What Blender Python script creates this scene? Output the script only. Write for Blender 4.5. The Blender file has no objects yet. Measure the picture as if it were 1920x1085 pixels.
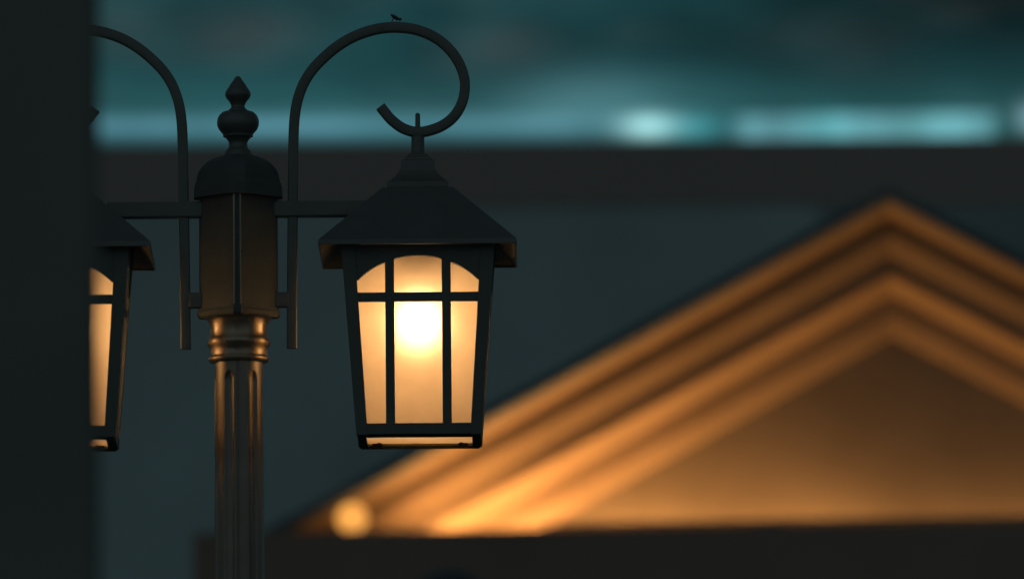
import bpy, bmesh, math, random
from mathutils import Vector, Matrix, Euler
random.seed(7)
R = math.radians
PI = math.pi
S = bpy.context.scene
C = S.collection

# ------------------------------------------------------------------ camera
PITCH, ROLL = 7.0, -0.44
CAM = Vector((0, -16, 1.6))
DIST = 16 / math.cos(R(PITCH))
cd = bpy.data.cameras.new('camera')
cam = bpy.data.objects.new('camera', cd)
C.objects.link(cam)
rot = Euler((R(90 + PITCH), 0, 0)).to_matrix() @ Matrix.Rotation(R(ROLL), 3, 'Z')
cam.matrix_world = Matrix.Translation(CAM) @ rot.to_4x4()
cd.sensor_width = 36
cd.lens = 36 * DIST / 1.92
cd.clip_start = 0.1
cd.clip_end = 5000
cd.dof.use_dof = True
cd.dof.focus_distance = DIST
cd.dof.aperture_fstop = (cd.lens / 1000) / 0.051
cd.dof.aperture_blades = 0
S.camera = cam


def W(px, py, y=0.0):
    """world point on the plane at depth y that the photograph shows at (px, py)"""
    d = rot @ Vector(((px - 960) / 1000, (542.5 - py) / 1000, -DIST))
    return CAM + d * ((y - CAM.y) / d.y)


def azel(px, py):
    d = rot @ Vector(((px - 960) / 1000, (542.5 - py) / 1000, -DIST))
    d.normalize()
    return math.atan2(d.x, d.y), math.asin(d.z)


# ------------------------------------------------------------------ helpers
def tag(o, label=None, cat=None, group=None, kind=None):
    for k, v in (('label', label), ('category', cat), ('group', group), ('kind', kind)):
        if v:
            o[k] = v
    return o


def empty(name, loc, label, cat, group=None):
    o = bpy.data.objects.new(name, None)
    C.objects.link(o)
    o.location = loc
    o.empty_display_size = 0.1
    return tag(o, label, cat, group)


class MB:
    def __init__(s):
        s.v, s.f = [], []

    def add(s, vs, fs):
        n = len(s.v)
        s.v += [tuple(v) for v in vs]
        s.f += [tuple(i + n for i in f) for f in fs]
        return s

    def box(s, x0, x1, y0, y1, z0, z1):
        vs = [(x, y, z) for z in (z0, z1) for y in (y0, y1) for x in (x0, x1)]
        return s.add(vs, [(0, 2, 3, 1), (4, 5, 7, 6), (0, 1, 5, 4), (2, 6, 7, 3), (0, 4, 6, 2), (1, 3, 7, 5)])

    def rings(s, rings, cap=True):
        """loft closed rings of equal length"""
        n = len(rings[0])
        vs = [p for r in rings for p in r]
        fs = []
        for k in range(len(rings) - 1):
            for i in range(n):
                j = (i + 1) % n
                fs.append((k * n + i, k * n + j, (k + 1) * n + j, (k + 1) * n + i))
        if cap:
            fs.append(tuple(range(n - 1, -1, -1)))
            fs.append(tuple((len(rings) - 1) * n + i for i in range(n)))
        return s.add(vs, fs)

    def lathe(s, prof, cx=0, cy=0, n=48, fr=None, cap=True):
        """prof: (z, r) list ; fr(angle, z) optional radius factor"""
        rs = []
        for z, r in prof:
            rs.append([(cx + r * (fr(a, z) if fr else 1) * math.cos(a), cy + r * (fr(a, z) if fr else 1) * math.sin(a), z)
                       for a in (2 * PI * i / n for i in range(n))])
        return s.rings(rs, cap)

    def tube(s, pts, r, n=8):
        rs = []
        for i, p in enumerate(pts):
            a = Vector(pts[max(i - 1, 0)]); b = Vector(pts[min(i + 1, len(pts) - 1)])
            t = (b - a).normalized()
            u = t.cross(Vector((0.3, 1, 0.2))).normalized(); w = t.cross(u)
            rr = r[i] if isinstance(r, (list, tuple)) else r
            rs.append([Vector(p) + (u * math.cos(q) + w * math.sin(q)) * rr for q in (2 * PI * k / n for k in range(n))])
        return s.rings(rs)

    def build(s, name, mat, parent=None, loc=None, smooth=False, bevel=0.0, angle=35):
        me = bpy.data.meshes.new(name)
        me.from_pydata(s.v, [], s.f)
        me.validate()
        bm = bmesh.new(); bm.from_mesh(me)
        bmesh.ops.recalc_face_normals(bm, faces=bm.faces)
        bm.to_mesh(me); bm.free()
        o = bpy.data.objects.new(name, me)
        C.objects.link(o)
        if mat:
            me.materials.append(mat)
        if parent:
            o.parent = parent
        if loc is not None:
            o.location = loc
        if smooth:
            for p in me.polygons:
                p.use_smooth = True
            try:
                me.set_sharp_from_angle(angle=R(angle))
            except Exception:
                pass
        if bevel:
            m = o.modifiers.new('bevel', 'BEVEL')
            m.width = bevel; m.segments = 2; m.limit_method = 'ANGLE'; m.angle_limit = R(40)
        return o


def mat(name, col, rough=0.6, metal=0.0, spec=0.5, var=0.15, scale=8.0, bump=0.0, bscale=60.0, coat=0.0, col2=None):
    m = bpy.data.materials.new(name); m.use_nodes = True
    nt = m.node_tree; N = nt.nodes; L = nt.links
    b = N['Principled BSDF']
    tc = N.new('ShaderNodeTexCoord')
    no = N.new('ShaderNodeTexNoise'); no.inputs['Scale'].default_value = scale; no.inputs['Detail'].default_value = 6
    L.new(tc.outputs['Object'], no.inputs['Vector'])
    cr = N.new('ShaderNodeValToRGB')
    c2 = col2 or tuple(c * (1 + var) for c in col)
    cr.color_ramp.elements[0].position = 0.3; cr.color_ramp.elements[1].position = 0.7
    cr.color_ramp.elements[0].color = (*[c * (1 - var) for c in col], 1)
    cr.color_ramp.elements[1].color = (*c2, 1)
    L.new(no.outputs['Fac'], cr.inputs['Fac']); L.new(cr.outputs['Color'], b.inputs['Base Color'])
    b.inputs['Roughness'].default_value = rough
    b.inputs['Metallic'].default_value = metal
    b.inputs['Specular IOR Level'].default_value = spec
    b.inputs['Coat Weight'].default_value = coat
    if bump:
        n2 = N.new('ShaderNodeTexNoise'); n2.inputs['Scale'].default_value = bscale; n2.inputs['Detail'].default_value = 4
        L.new(tc.outputs['Object'], n2.inputs['Vector'])
        bp = N.new('ShaderNodeBump'); bp.inputs['Strength'].default_value = bump; bp.inputs['Distance'].default_value = 0.002
        L.new(n2.outputs['Fac'], bp.inputs['Height']); L.new(bp.outputs['Normal'], b.inputs['Normal'])
        mr = N.new('ShaderNodeMapRange'); mr.inputs['To Min'].default_value = rough * 0.8; mr.inputs['To Max'].default_value = rough * 1.25
        L.new(n2.outputs['Fac'], mr.inputs['Value']); L.new(mr.outputs['Result'], b.inputs['Roughness'])
    return m


def emis(name, col, strength):
    m = bpy.data.materials.new(name); m.use_nodes = True
    nt = m.node_tree; N = nt.nodes
    N.remove(N['Principled BSDF'])
    e = N.new('ShaderNodeEmission'); e.inputs['Color'].default_value = (*col, 1); e.inputs['Strength'].default_value = strength
    nt.links.new(e.outputs[0], N['Material Output'].inputs['Surface'])
    return m


METAL = mat('painted_iron', (0.175, 0.168, 0.150), rough=0.30, metal=0.85, spec=0.5, var=0.08, scale=14, bump=0.015, bscale=90)
NECKM = mat('glint_bronze_paint', (0.29, 0.245, 0.19), rough=0.29, metal=0.85, spec=0.5, var=0.18, scale=22, bump=0.03, bscale=110)  # metal colour raised to brighten lantern highlights on neck and box edges
SOOT = mat('soot_black', (0.022, 0.028, 0.028), rough=0.8, spec=0.1)
HEADM = mat('matte_black_paint', (0.122, 0.143, 0.145), rough=0.42, metal=0.50, spec=0.35, var=0.08, scale=20, bump=0.03, bscale=120)
BOXM = mat('matte_box_paint', (0.076, 0.096, 0.100), rough=0.6, metal=0.2, spec=0.25, var=0.12, scale=25, bump=0.04, bscale=140)
IRON2 = mat('dark_iron', (0.075, 0.092, 0.095), rough=0.5, metal=0.1, spec=0.4, var=0.1, scale=20, bump=0.3, bscale=220)
STONE = mat('dark_render', (0.17, 0.195, 0.19), rough=0.9, spec=0.1, var=0.12, scale=3, bump=0.5, bscale=40)
PLASTER = mat('warm_plaster', (0.20, 0.165, 0.125), rough=0.9, spec=0.1, var=0.10, scale=1.5, bump=0.5, bscale=25)
TRIM = mat('cream_trim', (0.27, 0.20, 0.135), rough=0.8, spec=0.1, var=0.08, scale=2.0)
DARKTRIM = mat('brown_trim', (0.225, 0.18, 0.155), rough=0.9, spec=0.05, var=0.10, scale=1.0)
ROOFM = mat('slate_roof', (0.09, 0.13, 0.16), rough=0.8, spec=0.2, var=0.2, scale=2.0)
FARW = mat('blue_grey_wall', (0.31, 0.43, 0.46), rough=0.95, spec=0.05, var=0.16, scale=0.3)
FARF = mat('far_fascia', (0.27, 0.25, 0.24), rough=0.95, spec=0.05, var=0.15, scale=0.03)
FARD = mat('far_dark_cladding', (0.22, 0.29, 0.31), rough=0.95, spec=0.05, var=0.1, scale=0.2)
SHADEM = mat('shade_strip_dark', (0.045, 0.036, 0.028), rough=0.9, spec=0.05, var=0.2, scale=4)  # near-black that paints the dim foot of the tympanum
PAVE = mat('pale_paving', (0.30, 0.30, 0.29), rough=0.9, spec=0.2, var=0.3, scale=3.0, bump=0.6, bscale=30)


def glass_mat():
    m = bpy.data.materials.new('frosted_glass'); m.use_nodes = True
    nt = m.node_tree; N = nt.nodes; L = nt.links
    N.remove(N['Principled BSDF'])
    tc = N.new('ShaderNodeTexCoord')
    no = N.new('ShaderNodeTexNoise'); no.inputs['Scale'].default_value = 16; no.inputs['Detail'].default_value = 5
    L.new(tc.outputs['Object'], no.inputs['Vector'])
    cr = N.new('ShaderNodeValToRGB')
    cr.color_ramp.elements[0].position = 0.25; cr.color_ramp.elements[1].position = 0.75
    cr.color_ramp.elements[0].color = (0.72, 0.555, 0.385, 1); cr.color_ramp.elements[1].color = (0.91, 0.715, 0.515, 1)
    L.new(no.outputs['Fac'], cr.inputs['Fac'])
    di = N.new('ShaderNodeBsdfDiffuse'); tr = N.new('ShaderNodeBsdfTranslucent')
    rf = N.new('ShaderNodeBsdfRefraction'); rf.inputs['Roughness'].default_value = 0.95; rf.inputs['IOR'].default_value = 1.22
    for s in (di, tr):
        L.new(cr.outputs['Color'], s.inputs['Color'])
    rf.inputs['Color'].default_value = (0.95, 0.88, 0.75, 1)
    a = N.new('ShaderNodeMixShader'); a.inputs[0].default_value = 0.50
    L.new(tr.outputs[0], a.inputs[1]); L.new(di.outputs[0], a.inputs[2])
    b = N.new('ShaderNodeMixShader'); b.inputs[0].default_value = 0.22
    L.new(a.outputs[0], b.inputs[1]); L.new(rf.outputs[0], b.inputs[2])
    L.new(b.outputs[0], N['Material Output'].inputs['Surface'])
    return m


GLASS = glass_mat()
BULB = emis('bulb_glow', (1.0, 0.615, 0.285), 30.0)

# ------------------------------------------------------------------ twin lantern street lamp
XP = W(447.5, 560).x                      # post axis


def Z(py, y=0.0, px=447.5):
    return W(px, py, y).z


lamp = empty('street_lamp', (XP, 0, 0), 'black iron twin lantern street lamp with scrolled arms and lit amber glass', 'street lamp')


def L3(pts):
    return pts


# post: shaft with six rounded flutes
zt = Z(681)
FA = [R(a) for a in (-52, -112, -172, 128, 68, 8)]   # flute directions
ftop, fbot = Z(699), 0.75


def flute(a, z):
    if z > ftop or z < fbot:
        return 1.0
    e = min(1.0, math.sqrt(max(0.0, (ftop - z) / 0.012)), math.sqrt(max(0.0, (z - fbot) / 0.012)))
    f = 1.0
    for c in FA:
        d = abs((a - c + PI) % (2 * PI) - PI) / R(11)
        if d < e:
            q = d / max(e, 1e-3)
            f -= 0.085 * math.sqrt(max(0, 1 - q * q)) * e
    return f


zs = [0.55, 0.72, 0.75, 0.755, 0.762] + [0.8 + (ftop - 0.03 - 0.8) * i / 24 for i in range(25)] + \
     [ftop - 0.02, ftop - 0.014, ftop - 0.011, ftop - 0.008, ftop - 0.005, ftop - 0.002, ftop, ftop + 0.002, zt + 0.01]
pm = MB().lathe([(z, 0.0475 - 0.0022 * max(0, min(1, (z - 2.8) / 0.7))) for z in zs], n=180, fr=flute)
post = pm.build('post', METAL, lamp, smooth=True, angle=40)
bm_ = MB().lathe([(0, .16), (.03, .16), (.035, .15), (.10, .145), (.13, .115), (.42, .10), (.45, .112), (.48, .112), (.50, .085), (.56, .055), (.57, .048)], n=64)
bm_.build('post_base', METAL, lamp, smooth=True)
# turned neck under the box
neck = [(681, 44), (679.5, 54), (677, 56.2), (674, 57.2), (671.5, 57), (669.5, 54.5), (667, 53.6), (657, 53.6), (654, 54.5), (650, 56.5), (646.5, 59.2), (642.5, 59.6),
        (638.5, 58.8), (635, 56.5), (631, 54.6), (625, 54.2), (612, 54.8), (605, 56.5), (601, 59), (598, 62), (596.5, 66)]
MB().lathe([(Z(p), r / 1000) for p, r in neck], n=72).build('neck', NECKM, lamp, smooth=True, angle=50)


def octo(h, c, z):
    """square turned 45 degrees with cut corners"""
    c = min(c, h * 0.6)
    return [(h, -c, z), (h, c, z), (c, h, z), (-c, h, z), (-h, c, z), (-h, -c, z), (-c, -h, z), (c, -h, z)]


b = MB()
b.rings([octo(.0738, .0065, Z(583)), octo(.0738, .0065, Z(355))])
hb = b.build('head_box', BOXM, lamp, bevel=0.0018)
hb.data.materials.append(NECKM); hb.modifiers[0].material = 1  # brighter metal on the bevels to bring out edge glints
b = MB()
b.rings([octo(.0745, .0075, Z(597)), octo(.0772, .0075, Z(593)), octo(.0772, .0075, Z(586)), octo(.0750, .0070, Z(582)), octo(.0750, .0070, Z(578))])
b.build('head_base', BOXM, lamp, bevel=0.0012)
# domed cap
capf = [(372, 79), (372.1, 83), (352, 82), (346, 80.5), (343, 78.5), (340, 78.3), (326, 75), (318, 70.5), (312, 65.5), (305, 58), (299, 48), (295, 38), (292, 28), (290, 20)]
b = MB(); b.rings([octo(h / 1000, 0.016 * h / 80, Z(p)) for p, h in capf])
b.build('cap', BOXM, lamp, smooth=True, bevel=0.0, angle=28)
fin = [(294, 28), (291, 27), (288, 25.5), (286, 24.5), (283, 23.5), (280, 20), (276, 17.7), (268, 17.3), (264, 19), (260, 22.5), (257.5, 25.5), (256.5, 28), (252, 28.3), (250, 30), (243, 36), (236, 39),
       (229, 39.6), (222, 38.3), (216, 35), (211, 29.5), (208.8, 23), (208.2, 17.5), (206, 17.2), (204, 15), (202, 13), (199, 12.6), (195, 14), (190, 17), (184, 22), (179, 24), (175, 24), (170, 21.8),
       (164, 17.5), (158, 14), (152, 9.5), (150, 7.8), (147, 6.4), (145, 4.6), (143.4, 2.5), (143, .4)]
MB().lathe([(Z(p), r / 1000) for p, r in fin], n=56).build('finial', HEADM, lamp, smooth=True, angle=50)
# cross arm, both sides, and the stub spacers
for sg in (1, -1):
    b = MB()
    x0, x1 = 0.066, W(692, 393).x - XP
    b.box(min(sg * x0, sg * x1), max(sg * x0, sg * x1), -0.014, 0.014, Z(408), Z(378.5))
    b.build('cross_arm', HEADM, lamp, bevel=0.0025)
    b = MB()
    b.box(min(sg * .068, sg * .094), max(sg * .068, sg * .094), -0.012, 0.012, Z(577), Z(549))
    b.build('spacer', HEADM, lamp, bevel=0.002)
# scroll arms
cps = [(547.2, 653), (547.6, 560), (548.2, 470), (549, 390), (549.6, 320), (550.2, 270), (552, 226), (557.6, 190), (569.0, 158), (586, 131), (608, 108), (632, 88), (659, 71.5), (688, 60), (716, 53.6),
       (743, 52), (771, 54.5), (797, 62), (821, 74.5), (842, 92.5), (858, 114), (868, 137), (871.8, 159), (869, 184), (859.5, 207), (843, 226.5), (818, 241), (785, 248.3), (757, 241.5), (735, 226), (721, 210), (713.5, 200.5)]
P2 = [((W(x, y).x - XP), W(x, y).z) for x, y in cps]


def catmull(P, n=6):
    out = []
    for i in range(len(P) - 1):
        p0, p1, p2, p3 = P[max(i - 1, 0)], P[i], P[i + 1], P[min(i + 2, len(P) - 1)]
        for k in range(n):
            t = k / n
            out.append(tuple(0.5 * ((2 * p1[j]) + (-p0[j] + p2[j]) * t + (2 * p0[j] - 5 * p1[j] + 4 * p2[j] - p3[j]) * t * t + (-p0[j] + 3 * p1[j] - 3 * p2[j] + p3[j]) * t ** 3) for j in (0, 1)))
    out.append(P[-1])
    return out


path = catmull(P2)
sec = []
hw_, rc = 0.0095, 0.0028
for cxs, cys, a0 in ((1, 1, 0), (-1, 1, 90), (-1, -1, 180), (1, -1, 270)):
    for k in range(4):
        a = R(a0 + 30 * k)
        sec.append((cxs * (hw_ - rc) + rc * math.cos(a), cys * (hw_ - rc) + rc * math.sin(a)))
for sg in (1, -1):
    rs = []
    for i, p in enumerate(path):
        a = path[max(i - 1, 0)]; c = path[min(i + 1, len(path) - 1)]
        t = Vector((c[0] - a[0], c[1] - a[1])).normalized(); nn = Vector((-t.y, t.x))
        rs.append([(sg * (p[0] + nn.x * u), v, p[1] + nn.y * u) for u, v in sec])
    b = MB(); b.rings(rs)
    b.build('scroll_arm', HEADM, lamp, smooth=True, angle=60)

# ---- lantern (local origin: lantern axis, eave height)
XL = W(785.3, 560).x
ZE = Z(447.5, -.184, 785)


def zl(py, y=0.0):
    return W(785, py, y).z - ZE


zb = zl(813, -.1165); zt_ = zl(502, -.1395)


def hw(z):
    return .1165 + (.1395 - .1165) * (z - zb) / (zt_ - zb)


def gl(z):
    z1, z2 = zl(791, -.117), zl(525, -.137)
    return .0968 + (.1132 - .0968) * (z - z1) / (z2 - z1)


ztop = 0.026
fr = MB()
for sx in (1, -1):
    for sy in (1, -1):
        rs = []
        for z in (zb - 0.001, ztop):
            o_, i_ = hw(z), gl(z)
            rs.append([(sx * i_, sy * i_, z), (sx * o_, sy * i_, z), (sx * o_, sy * o_, z), (sx * i_, sy * o_, z)])
        fr.rings(rs)


def face_slab(cols, off, th, k):
    """cols: (s, zlo, zhi); k quarter turns"""
    rs = []
    for s, a, c in cols:
        q = []
        for z, o in ((a, off), (a, off + th), (c, off + th), (c, off)):
            x, y = s, -(hw(z) - o)
            for _ in range(k):
                x, y = -y, x
            q.append((x, y, z))
        rs.append(q)
    fr.rings(rs)


def zf(py):           # height of a pixel row on the sloping front face
    z = zl(py, -.125)
    for _ in range(4):
        z = zl(py, -hw(z))
    return z


for k in range(4):
    # bottom rail
    zz0, zz1 = zf(813), zf(792)
    face_slab([(-gl(zz0) - .004, zz0, zz1), (gl(zz0) + .004, zz0, zz1)], .002, .016, k)
    # cross bar
    zz0, zz1 = zf(564), zf(546.5)
    face_slab([(-gl(zz0) - .004, zz0, zz1), (gl(zz0) + .004, zz0, zz1)], .0055, .009, k)
    # arch head
    cols = []
    Rr = .159
    for i in range(25):
        s = -.1205 + .241 * i / 24
        py = 478 + 159 - math.sqrt(159 ** 2 - min(abs(s) * 1000, 113.5) ** 2)
        cols.append((s, zf(py), ztop))
    face_slab(cols, .003, .012, k)
    for c in (-.0527, .0527):
        pa = 478 + 159 - math.sqrt(159 ** 2 - 53 ** 2)
        face_slab([(c - .0085, zf(796), zf(pa - 6)), (c + .0085, zf(796), zf(pa - 6))], .0045, .009, k)
# bottom ring: four bars hanging under the rails
zr = zb
ring = MB()
h1, h0, w_ = .1150, .1105, .015
for k in range(4):
    q = []
    # mitred bar
    top = [(-h1, -h1), (h1, -h1), (h1 - w_, -h1 + w_), (-h1 + w_, -h1 + w_)]
    bot = [(-h0, -h0), (h0, -h0), (h0 - w_ + .003, -h0 + w_ - .003), (-h0 + w_ - .003, -h0 + w_ - .003)]
    def rq(p):
        x, y = p
        for _ in range(k):
            x, y = -y, x
        return x, y
    ring.rings([[(*rq(p), zr - .0045) for p in bot], [(*rq(p), zr + .0) for p in top]])
# little clips at the back corners
for sx in (1, -1):
    ring.box(min(sx * .072, sx * .090), max(sx * .072, sx * .090), .086, .097, zr - .004, zr + .004)
    ring.box(min(sx * .074, sx * .080), max(sx * .074, sx * .080), .080, .090, zr + .001, zr + .007)

lant = fr.build('lantern', HEADM, lamp, loc=(XL - XP, 0, ZE), bevel=0.0008)
LANTERN_SUBS = []


def sub(mb, name, m, **k):
    o = mb.build(name, m, lant, **k)
    LANTERN_SUBS.append(o)
    return o


sub(ring, 'bottom_ring', SOOT)
# glass panes
for k in range(4):
    z0, z1 = zf(812), ztop - .004
    q = []
    for s, z in ((-1, z0), (1, z0), (1, z1), (-1, z1)):
        g = gl(z) + .003
        x, y = s * g, -(hw(z) - .0155)
        for _ in range(k):
            x, y = -y, x
        q.append((x, y, z))
    sub(MB().add(q, [(0, 1, 2, 3)]), 'glass_pane', GLASS)
g = .103
sub(MB().add([(-g, -g, zr + .0045), (g, -g, zr + .0045), (g, g, zr + .0045), (-g, g, zr + .0045)], [(0, 1, 2, 3)]), 'bottom_pane', GLASS)
# hipped roof shell with a small lip
zp = zl(350.8, -.066)
e, p_ = .184, .0665


def sq(h, z):
    return [(-h, -h, z), (h, -h, z), (h, h, z), (-h, h, z)]


rf = MB()
rf.rings([sq(p_ - .004, zp - .0045), sq(e - .0035, -.004), sq(e - .0035, -.0095), sq(e + .0004, -.0095), sq(e, 0), sq(p_, zp)], cap=False)
n0 = len(rf.v)
rf.f.append((n0 - 4, n0 - 3, n0 - 2, n0 - 1)); rf.f.append((3, 2, 1, 0))
sub(rf, 'lantern_roof', HEADM, bevel=0.0009)
col = [(351, 57.5), (342, 57.5), (340, 56.5), (334, 47), (327, 40), (320, 34.8), (312, 32.3), (302, 31.6), (299.5, 31.2), (298.6, 26), (293.5, 25), (292.8, 20.5), (288.5, 18.5), (287.5, 13)]
crown = MB(); crown.rings([sq(r / 1000, zl(p, -r / 1000)) for p, r in col])
sub(crown, 'roof_crown', HEADM, bevel=0.001)
sub(MB().lathe([(zl(289), .0127), (zl(262), .0122), (zl(256), .0122), (zl(255), .009)], n=32), 'stem', HEADM, smooth=True)
sub(MB().lathe([(zl(250), .0049), (zl(216), .0046), (zl(213.5), .0038), (zl(212), .0018)], n=20), 'bolt', HEADM, smooth=True)
# bulb and holder, with an added disc that shades the upper glass
bz = zl(603)
sub(MB().lathe([(zl(350.8) - .02, .02), (bz + .075, .018), (bz + .070, .022), (bz + .066, .070), (bz + .058, .074), (bz + .058, .02), (bz + .046, .016)], n=24), 'holder_shade_disc', METAL, smooth=True)
pr = []
for i in range(13):
    t = PI * i / 12
    pr.append((bz - .046 * math.cos(t), max(.0005, .046 * math.sin(t))))
sub(MB().lathe(pr, n=24), 'bulb', BULB, smooth=True)
# second lantern, hung from the left scroll
l2 = lant.copy(); C.objects.link(l2); l2.parent = lamp
l2.location = (-(XL - XP) - .007, 0, ZE); l2.rotation_euler = (0, 0, R(1.0))
for o in LANTERN_SUBS:
    c = o.copy(); C.objects.link(c); c.parent = l2
l2['label'] = 'lantern half hidden behind the dark wall edge'
lant['label'] = 'lantern fully in view with bright bulb behind frosted glass'

# ------------------------------------------------------------------ fly resting on the scroll
wt = W(742.5, 42.3)
fly = empty('insect', (wt.x, 0, wt.z), 'tiny dark winged insect perched on top of the iron scroll', 'insect')


def ell(c, r, rotv=0, n=12, m=8):
    mb = MB(); rs = []
    for i in range(m + 1):
        t = PI * i / m
        ring = []
        for k in range(n):
            a = 2 * PI * k / n
            v = Vector((-r[0] * math.cos(t), r[1] * max(math.sin(t), .02) * math.cos(a), r[2] * max(math.sin(t), .02) * math.sin(a)))
            v = Matrix.Rotation(rotv, 3, 'Y') @ v
            ring.append(v + Vector(c))
        rs.append(ring)
    mb.rings(rs); return mb


FLYM = mat('insect_black', (.06, .07, .07), rough=.5, spec=.4)
body = ell((-.001, 0, .0068), (.0062, .0024, .0026), R(28))
body2 = ell((.0058, 0, .0045), (.0028, .002, .0022), R(10)); body.add(body2.v, body2.f)
body.build('body', FLYM, fly, smooth=True)
wings = MB()
for sg in (1, -1):
    wg = ell((-.0022, sg * .0015, .0086), (.0064, .0019, .0019), R(26)); wings.add(wg.v, wg.f)
wings.build('wings', FLYM, fly, smooth=True)
for sg in (1, -1):
    for x0, x1 in ((-.001, -.0062), (.001, .0005), (.003, .0055)):
        MB().tube([(x0, sg * .001, .005), ((x0 + x1) / 2, sg * .004, .006), (x1, sg * .005, .0005)], .00035, 6).build('leg', FLYM, fly)

fly.scale = (1.3, 1.3, 1.3)
# ------------------------------------------------------------------ ground
gm = MB().add([(-600, -200, 0), (600, -200, 0), (600, 1500, 0), (-600, 1500, 0)], [(0, 1, 2, 3)])
tag(gm.build('ground', PAVE), kind='structure')

# ------------------------------------------------------------------ dark wall at the left edge, close to the camera
yw = -7.6
xe = W(188, 540, yw).x
wall = empty('boundary_wall', (xe - 0.6, yw - 0.1, 0), 'dark rendered wall filling the left edge of the view out of focus', 'wall')
MB().box(-0.9, .6, -.1, .1, .35, 4.6).build('wall_face', STONE, wall)
MB().box(-0.93, .62, -.12, .12, 0, .35).build('plinth', STONE, wall)
MB().box(-0.98, .66, -.17, .17, 4.6, 4.72).build('coping', STONE, wall)

# ------------------------------------------------------------------ gabled house, 60 m away
YH = 44.0                                        # tympanum plane
SL = .535
hx = W(1672, 560, YH).x
house = empty('gabled_house', (hx, YH, 0), 'house with a wide moulded gable glowing orange above a dark ledge', 'house')
house.rotation_euler = (0, 0, R(-4))


def hz(py, d):                                   # height at the apex column, d metres in front of the tympanum
    return W(1667, py, YH - d).z


LED = 1.0
zled = W(1667, 980, YH - LED).z                 # top front edge of the ledge
# profile of the raking cornice at the apex: (pixel row, projection)
prof = [(630, 0.0), (625, .03), (590, .09), (575, .095), (556, .10), (548, .12), (514, .36), (484, .365),
        (481, .38), (438, .48), (410, .485), (407, .50), (383, .63), (378, .64), (357, .76)]
pv = [(hz(py, d), d) for py, d in prof]
half = (pv[-1][0] - (zled - .25)) / SL


def rake_x(z0, zz):
    return (z0 - zz) / SL


groups = [('inner_moulding', 0, 4, TRIM), ('cove_moulding', 4, 7, TRIM), ('middle_moulding', 7, 10, TRIM), ('outer_moulding', 10, 14, TRIM)]
zcut = zled - .22
for sg in (-1, 1):
    for nm, a, c, m in groups:
        mb = MB()
        poly = [(z, d) for z, d in pv[a:c + 1]]
        ring0 = [(0, -d, z) for z, d in poly]
        ring1 = [(sg * rake_x(z, zcut), -d, zcut) for z, d in poly]
        back = [(0, .05, poly[-1][0]), (0, .05, poly[0][0])]
        backe = [(sg * rake_x(poly[-1][0], zcut), .05, zcut), (sg * rake_x(poly[0][0], zcut), .05, zcut)]
        # slight gap at the back surface between neighbours
        mb.rings([ring0 + back, ring1 + backe])
        mb.build(nm, m, house, smooth=False)
    # roof slab with a dark edge
    mb = MB()
    zt1 = hz(350, .86)
    n_ = 1
    q0 = [(0, -.765, hz(375, .765)), (0, -.86, hz(373, .86)), (0, -.86, zt1), (0, 8, zt1), (0, 8, zt1 - .1), (0, .06, zt1 - .12)]
    zc2 = zled + .002
    q1 = [(sg * rake_x(z, zc2), y, zc2) for x, y, z in q0]
    mb.rings([q0, q1]); mb.build('roof', ROOFM, house)
# tympanum wall
zi = pv[0][0] + .02
mb = MB()
w0 = rake_x(zi, zcut - .3)
mb.rings([[(-w0, 0, zcut - .3), (w0, 0, zcut - .3), (0, 0, zi)], [(-w0, .3, zcut - .3), (w0, .3, zcut - .3), (0, .3, zi)]])
mb.build('tympanum', PLASTER, house)
# entablature / ledge
xl0 = W(386, 1040, YH - LED).x - hx
xl0 *= 1.009
mb = MB()
mb.box(xl0, -xl0, -LED, -LED + .12, zled - .55, zled)       # upstand hiding the lights
mb.box(xl0, -xl0, -LED + .12, .2, zled - .55, zled - .40)
mb.build('ledge', DARKTRIM, house)
MB().box(xl0 + .12, -xl0 - .12, -LED + .06, 8, .4, zled - .55).build('house_wall', DARKTRIM, house)
MB().box(xl0 + .06, -xl0 - .06, -LED, 8.05, 0, .4).build('plinth', STONE, house)

AMB = (1.0, 0.46, 0.135)


def add_light(name, kind, loc, power, size=.1, sizey=None, rotv=None, parent=None, spot=None):
    ld = bpy.data.lights.new(name, kind); ld.energy = power; ld.color = AMB
    if kind == 'AREA':
        ld.shape = 'RECTANGLE'; ld.size = size; ld.size_y = sizey or size
    else:
        ld.shadow_soft_size = size
    o = bpy.data.objects.new(name, ld); C.objects.link(o); o.location = loc
    if rotv:
        o.rotation_euler = rotv
    if parent:
        o.parent = parent
    return o


# cove lights sunk behind the upstand
def lx(px):
    return W(px, 980, YH).x - hx


for p0, p1, pw in ((720, 950, 9), (950, 1280, 18), (1280, 1620, 12.5), (1620, 2100, 8.5), (2100, 2500, 5), (2500, 2700, 5)):
    add_light('cove_light', 'AREA', ((lx(p0) + lx(p1)) / 2, -.22, zled - .12), pw * 1.08, lx(p1) - lx(p0), .05, rotv=(R(186), 0, 0), parent=house)

add_light('cove_light', 'AREA', ((lx(790) + lx(1010)) / 2, -.60, zled - .10), 12, lx(1010) - lx(790), .06, rotv=(R(180), 0, 0), parent=house)
add_light('cove_light', 'AREA', ((lx(900) + lx(1500)) / 2, -.62, zled - .10), 4, lx(1500) - lx(900), .06, rotv=(R(180), 0, 0), parent=house)
MB().box(-w0, w0, -.03, .01, zled - .35, zled + .10).build('shade_strip', SHADEM, house)  # added dark strip, paints the fading light at the tympanum foot

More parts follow.
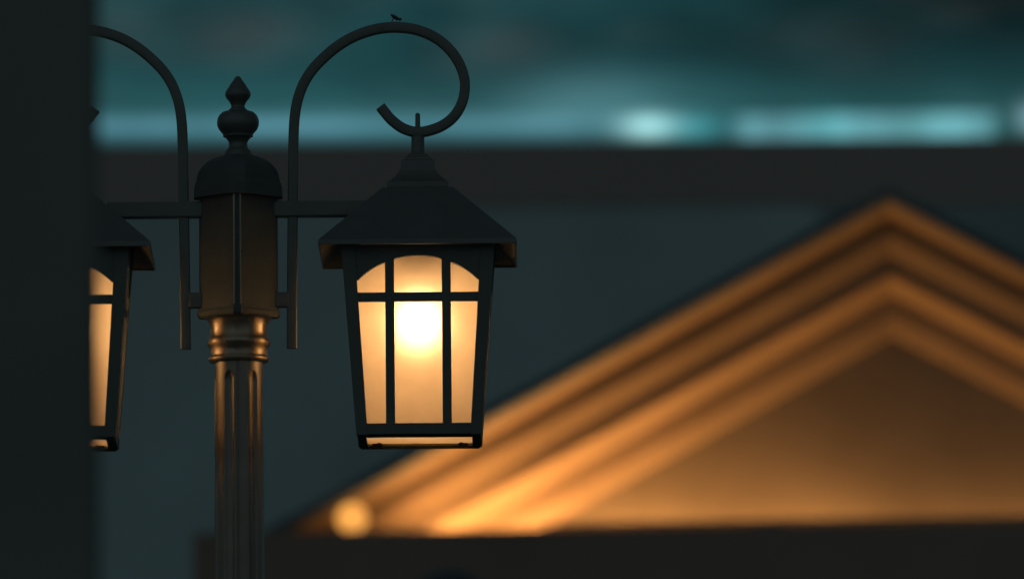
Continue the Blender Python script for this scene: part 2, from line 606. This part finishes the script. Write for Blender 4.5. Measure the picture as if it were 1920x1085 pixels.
# globe lamp at the left foot of the gable
gp = W(660, 970, YH - .93 + .27)
gl_ = empty('eave_lamp', (gp.x, gp.y + .02, zled), 'small round glowing amber lamp at the left foot of the gable', 'lamp')
rr_ = .105
zc = gp.z - zled
MB().lathe([(-.0, .05), (.02, .05), (.03, .03), (zc - rr_ + .02, .03)], n=20).build('lamp_base', ROOFM, gl_, smooth=True)
pr = [(zc - rr_ * math.cos(PI * i / 12), max(.001, rr_ * math.sin(PI * i / 12))) for i in range(13)]
MB().lathe(pr, n=24).build('lamp_globe', emis('globe_glow', (1.0, 0.42, 0.085), 1.1), gl_, smooth=True)
# floodlight fixture that just shows over the ledge
fp = W(1440, 978, YH - .7)
fl = empty('floodlight', (fp.x, fp.y, zled - .40), 'small dark floodlight just showing over the middle of the ledge', 'floodlight')
MB().box(-.10, .10, -.05, .05, .22, .40 + .035).build('housing', IRON2, fl, bevel=.01)
MB().box(-.02, .02, -.02, .02, 0, .22).build('bracket', IRON2, fl)

# ------------------------------------------------------------------ unlit globe lamp whose top shows at the bottom edge
yg = 34.0
gp = W(845, 1066, yg)
gz = gp.z
gs = empty('globe_lamp', (gp.x, yg, 0), 'dark unlit round lamp globe barely rising over the bottom edge', 'street lamp')
rg = .27
pr = [(gz - rg - rg * math.cos(PI * i / 16), max(.001, rg * math.sin(PI * i / 16))) for i in range(17)]
GLB = mat('unlit_globe', (.035, .055, .07), rough=.4, spec=.3, var=.05)
MB().lathe(pr, n=40).build('globe', GLB, gs, smooth=True)
MB().lathe([(0, .12), (.3, .12), (.35, .06), (gz - 2 * rg - .08, .045), (gz - 2 * rg - .06, .10), (gz - 2 * rg + .02, .10)], n=32).build('post', IRON2, gs, smooth=True)

# ------------------------------------------------------------------ long building far behind
YB = 104.0
far = empty('long_building', (0, YB, 0), 'long blue grey building with a deep dark fascia under the sky', 'building')
zr_ = W(960, 266, YB - .04).z
zf_ = W(960, 386, YB - .04).z
xa, xb = W(-900, 500, YB).x, W(1540, 500, YB).x
xc = W(3600, 500, YB).x
MB().box(xa, xb, 0, 14, 0, zf_ + .4).build('wall', FARW, far)
MB().box(xa - 1, xb - .2, -.04, 15, zf_, zr_).build('fascia', FARF, far)
MB().box(xb - .2, xc, -.05, 15, zf_ - .02, zr_ + .002).build('fascia', FARF, far)
MB().box(xb, xc, -.03, 14, 0, zf_ - .02).build('dark_wing', FARD, far)
MB().box(xa, xc, .5, 13, zr_ - .001, zr_ + .05).build('roof', ROOFM, far)

# ------------------------------------------------------------------ light
SUN_EL, SUN_AZ = 14.0, 196.0       # low moon-like sun behind the camera
sd = bpy.data.lights.new('sun', 'SUN'); sd.energy = 0.105; sd.angle = R(120); sd.color = (0.90, 0.98, 1.0)
so = bpy.data.objects.new('sun', sd); C.objects.link(so)
dv = Vector((math.sin(R(SUN_AZ)) * math.cos(R(SUN_EL)), math.cos(R(SUN_AZ)) * math.cos(R(SUN_EL)), math.sin(R(SUN_EL))))
so.rotation_euler = dv.to_track_quat('Z', 'Y').to_euler()
so.location = (0, -10, 12)

# ------------------------------------------------------------------ dusk sky with cloud
w = bpy.data.worlds.new('World'); S.world = w; w.use_nodes = True
nt = w.node_tree; N = nt.nodes; Lk = nt.links
bg = N['Background']
tc = N.new('ShaderNodeTexCoord')
sep = N.new('ShaderNodeSeparateXYZ'); Lk.new(tc.outputs['Generated'], sep.inputs[0])


def mth(op, a, b=None, c=None):
    n = N.new('ShaderNodeMath'); n.operation = op
    for i, v in enumerate((a, b, c)):
        if v is None:
            continue
        if isinstance(v, (int, float)):
            n.inputs[i].default_value = v
        else:
            Lk.new(v, n.inputs[i])
    return n.outputs[0]


az = mth('MULTIPLY', mth('ARCTAN2', sep.outputs[0], sep.outputs[1]), 100)     # centiradians
el = mth('MULTIPLY', mth('ARCSINE', sep.outputs[2]), 100)
PXR = 100 * 0.001 / DIST                    # one photo pixel in centiradians


def gauss(cx, cy, sx, sy):
    a0, e0 = azel(cx, cy); a0 *= 100; e0 *= 100
    dx = mth('DIVIDE', mth('SUBTRACT', az, a0), sx * PXR)
    dy = mth('DIVIDE', mth('SUBTRACT', el, e0), sy * PXR)
    s = mth('ADD', mth('MULTIPLY', dx, dx), mth('MULTIPLY', dy, dy))
    return mth('EXPONENT', mth('MULTIPLY', s, -0.5))


def sstep(px, width, horizontal=True, rev=False):
    a0, e0 = azel(px, 230) if horizontal else azel(960, px)
    v = az if horizontal else el
    c = (a0 if horizontal else e0) * 100
    n = N.new('ShaderNodeMapRange'); n.interpolation_type = 'SMOOTHERSTEP'
    Lk.new(v, n.inputs['Value'])
    n.inputs['From Min'].default_value = c - width * PXR; n.inputs['From Max'].default_value = c + width * PXR
    n.inputs['To Min'].default_value = 1 if rev else 0; n.inputs['To Max'].default_value = 0 if rev else 1
    return n.outputs['Result']


def vmul(col, fac):
    n = N.new('ShaderNodeVectorMath'); n.operation = 'SCALE'
    if isinstance(col, tuple):
        n.inputs[0].default_value = col
    else:
        Lk.new(col, n.inputs[0])
    if isinstance(fac, (int, float)):
        n.inputs['Scale'].default_value = fac
    else:
        Lk.new(fac, n.inputs['Scale'])
    return n.outputs[0]


def vadd(a, b):
    n = N.new('ShaderNodeVectorMath'); n.operation = 'ADD'
    Lk.new(a, n.inputs[0]); Lk.new(b, n.inputs[1])
    return n.outputs[0]


def noise(sx, sy, off, detail=3):
    cb = N.new('ShaderNodeCombineXYZ')
    Lk.new(mth('DIVIDE', az, sx * PXR), cb.inputs[0]); Lk.new(mth('DIVIDE', el, sy * PXR), cb.inputs[1]); cb.inputs[2].default_value = off
    n = N.new('ShaderNodeTexNoise'); n.inputs['Scale'].default_value = 1; n.inputs['Detail'].default_value = detail
    n.inputs['Roughness'].default_value = .45
    Lk.new(cb.outputs[0], n.inputs['Vector'])
    return n.outputs['Fac']


def ramp(v, a, b, lo=0., hi=1.):
    n = N.new('ShaderNodeMapRange'); n.interpolation_type = 'SMOOTHSTEP'
    Lk.new(v, n.inputs['Value'])
    for k, x in (('From Min', a), ('From Max', b), ('To Min', lo), ('To Max', hi)):
        n.inputs[k].default_value = x
    return n.outputs['Result']


sky = N.new('ShaderNodeTexSky'); sky.sky_type = 'NISHITA'; sky.sun_disc = False
sky.sun_elevation = R(SUN_EL); sky.sun_rotation = R(SUN_AZ)
nish = vmul(sky.outputs[0], 0.0005)
# base teal, darker towards the upper right
clouds = ramp(noise(260, 110, 3.1), .35, .68)
right = sstep(1420, 620)
base = vmul((0.0085, 0.047, 0.053), ramp(clouds, 0, 1, .8, 1.15))
dark = mth('MULTIPLY', right, mth('ADD', sstep(135, 190, False), .0))
base = vmul(base, mth('SUBTRACT', 1.0, mth('MULTIPLY', dark, .80)))
# warm grey cloud lumps
wisp = ramp(noise(240, 75, 11.3, 2), .50, .72)
lump = mth('ADD', gauss(480, 62, 85, 34), mth('MULTIPLY', gauss(935, 85, 70, 30), .9))
lump = mth('ADD', lump, mth('MULTIPLY', gauss(230, 50, 60, 40), .7))
lump = mth('ADD', lump, mth('MULTIPLY', gauss(1560, 72, 110, 32), .45))
col_ = vadd(base, vmul((.022, .014, .013), lump))
col_ = vadd(col_, vmul((.008, .006, .006), wisp))
# glow low over the roof line
g1 = mth('MULTIPLY', gauss(180, 237, 900, 13), sstep(1280, 160, True, True))
col_ = vadd(col_, vmul((.085, .215, .275), mth('MULTIPLY', g1, ramp(noise(170, 400, 7.7, 1), .3, .7, .65, 1.1))))
col_ = vadd(col_, vmul((.045, .105, .12), gauss(1110, 195, 105, 42)))
col_ = vadd(col_, vmul((.010, .040, .042), mth('MULTIPLY', gauss(700, 205, 1500, 38), 1.0)))
# bright breaks in the cloud
col_ = vadd(col_, vmul((.44, .80, .80), gauss(1215, 237, 34, 13)))
col_ = vadd(col_, vmul((.03, .20, .22), gauss(1300, 240, 38, 15)))
band = mth('MULTIPLY', mth('MULTIPLY', sstep(1385, 40), sstep(1862, 16, True, True)), mth('MULTIPLY', sstep(221, 6, False, True), 1.0))
bn = ramp(noise(70, 500, 2.2, 1), .3, .7, .7, 1.15)
col_ = vadd(col_, vmul((.11, .27, .31), mth('MULTIPLY', band, bn)))
col_ = vadd(col_, vmul((.02, .15, .15), gauss(1555, 236, 34, 18)))
col_ = vadd(col_, vmul((.02, .09, .08), mth('MULTIPLY', gauss(1760, 238, 90, 18), 1.0)))
col_ = vadd(col_, vmul((.20, .33, .38), gauss(1940, 222, 22, 18)))
# the rest of the sky dome behind the camera is a plain dim dusk
front = ramp(sep.outputs[1], .80, .95)
mixn = N.new('ShaderNodeMix'); mixn.data_type = 'RGBA'
Lk.new(front, mixn.inputs['Factor'])
back = vmul((0.049, 0.070, 0.073), ramp(sep.outputs[2], .15, .70, 1.0, .55))
Lk.new(back, mixn.inputs['A'])
Lk.new(col_, mixn.inputs['B'])
Lk.new(vadd(mixn.outputs['Result'], nish), bg.inputs['Color'])
bg.inputs['Strength'].default_value = 1.0

# ------------------------------------------------------------------ render settings
S.view_settings.view_transform = 'Standard'
S.view_settings.look = 'None'
S.view_settings.exposure = 0
S.view_settings.gamma = 1
S.cycles.use_denoising = True
S.cycles.max_bounces = 10
S.cycles.transmission_bounces = 8
S.cycles.sample_clamp_indirect = 4
S.cycles.use_adaptive_sampling = False
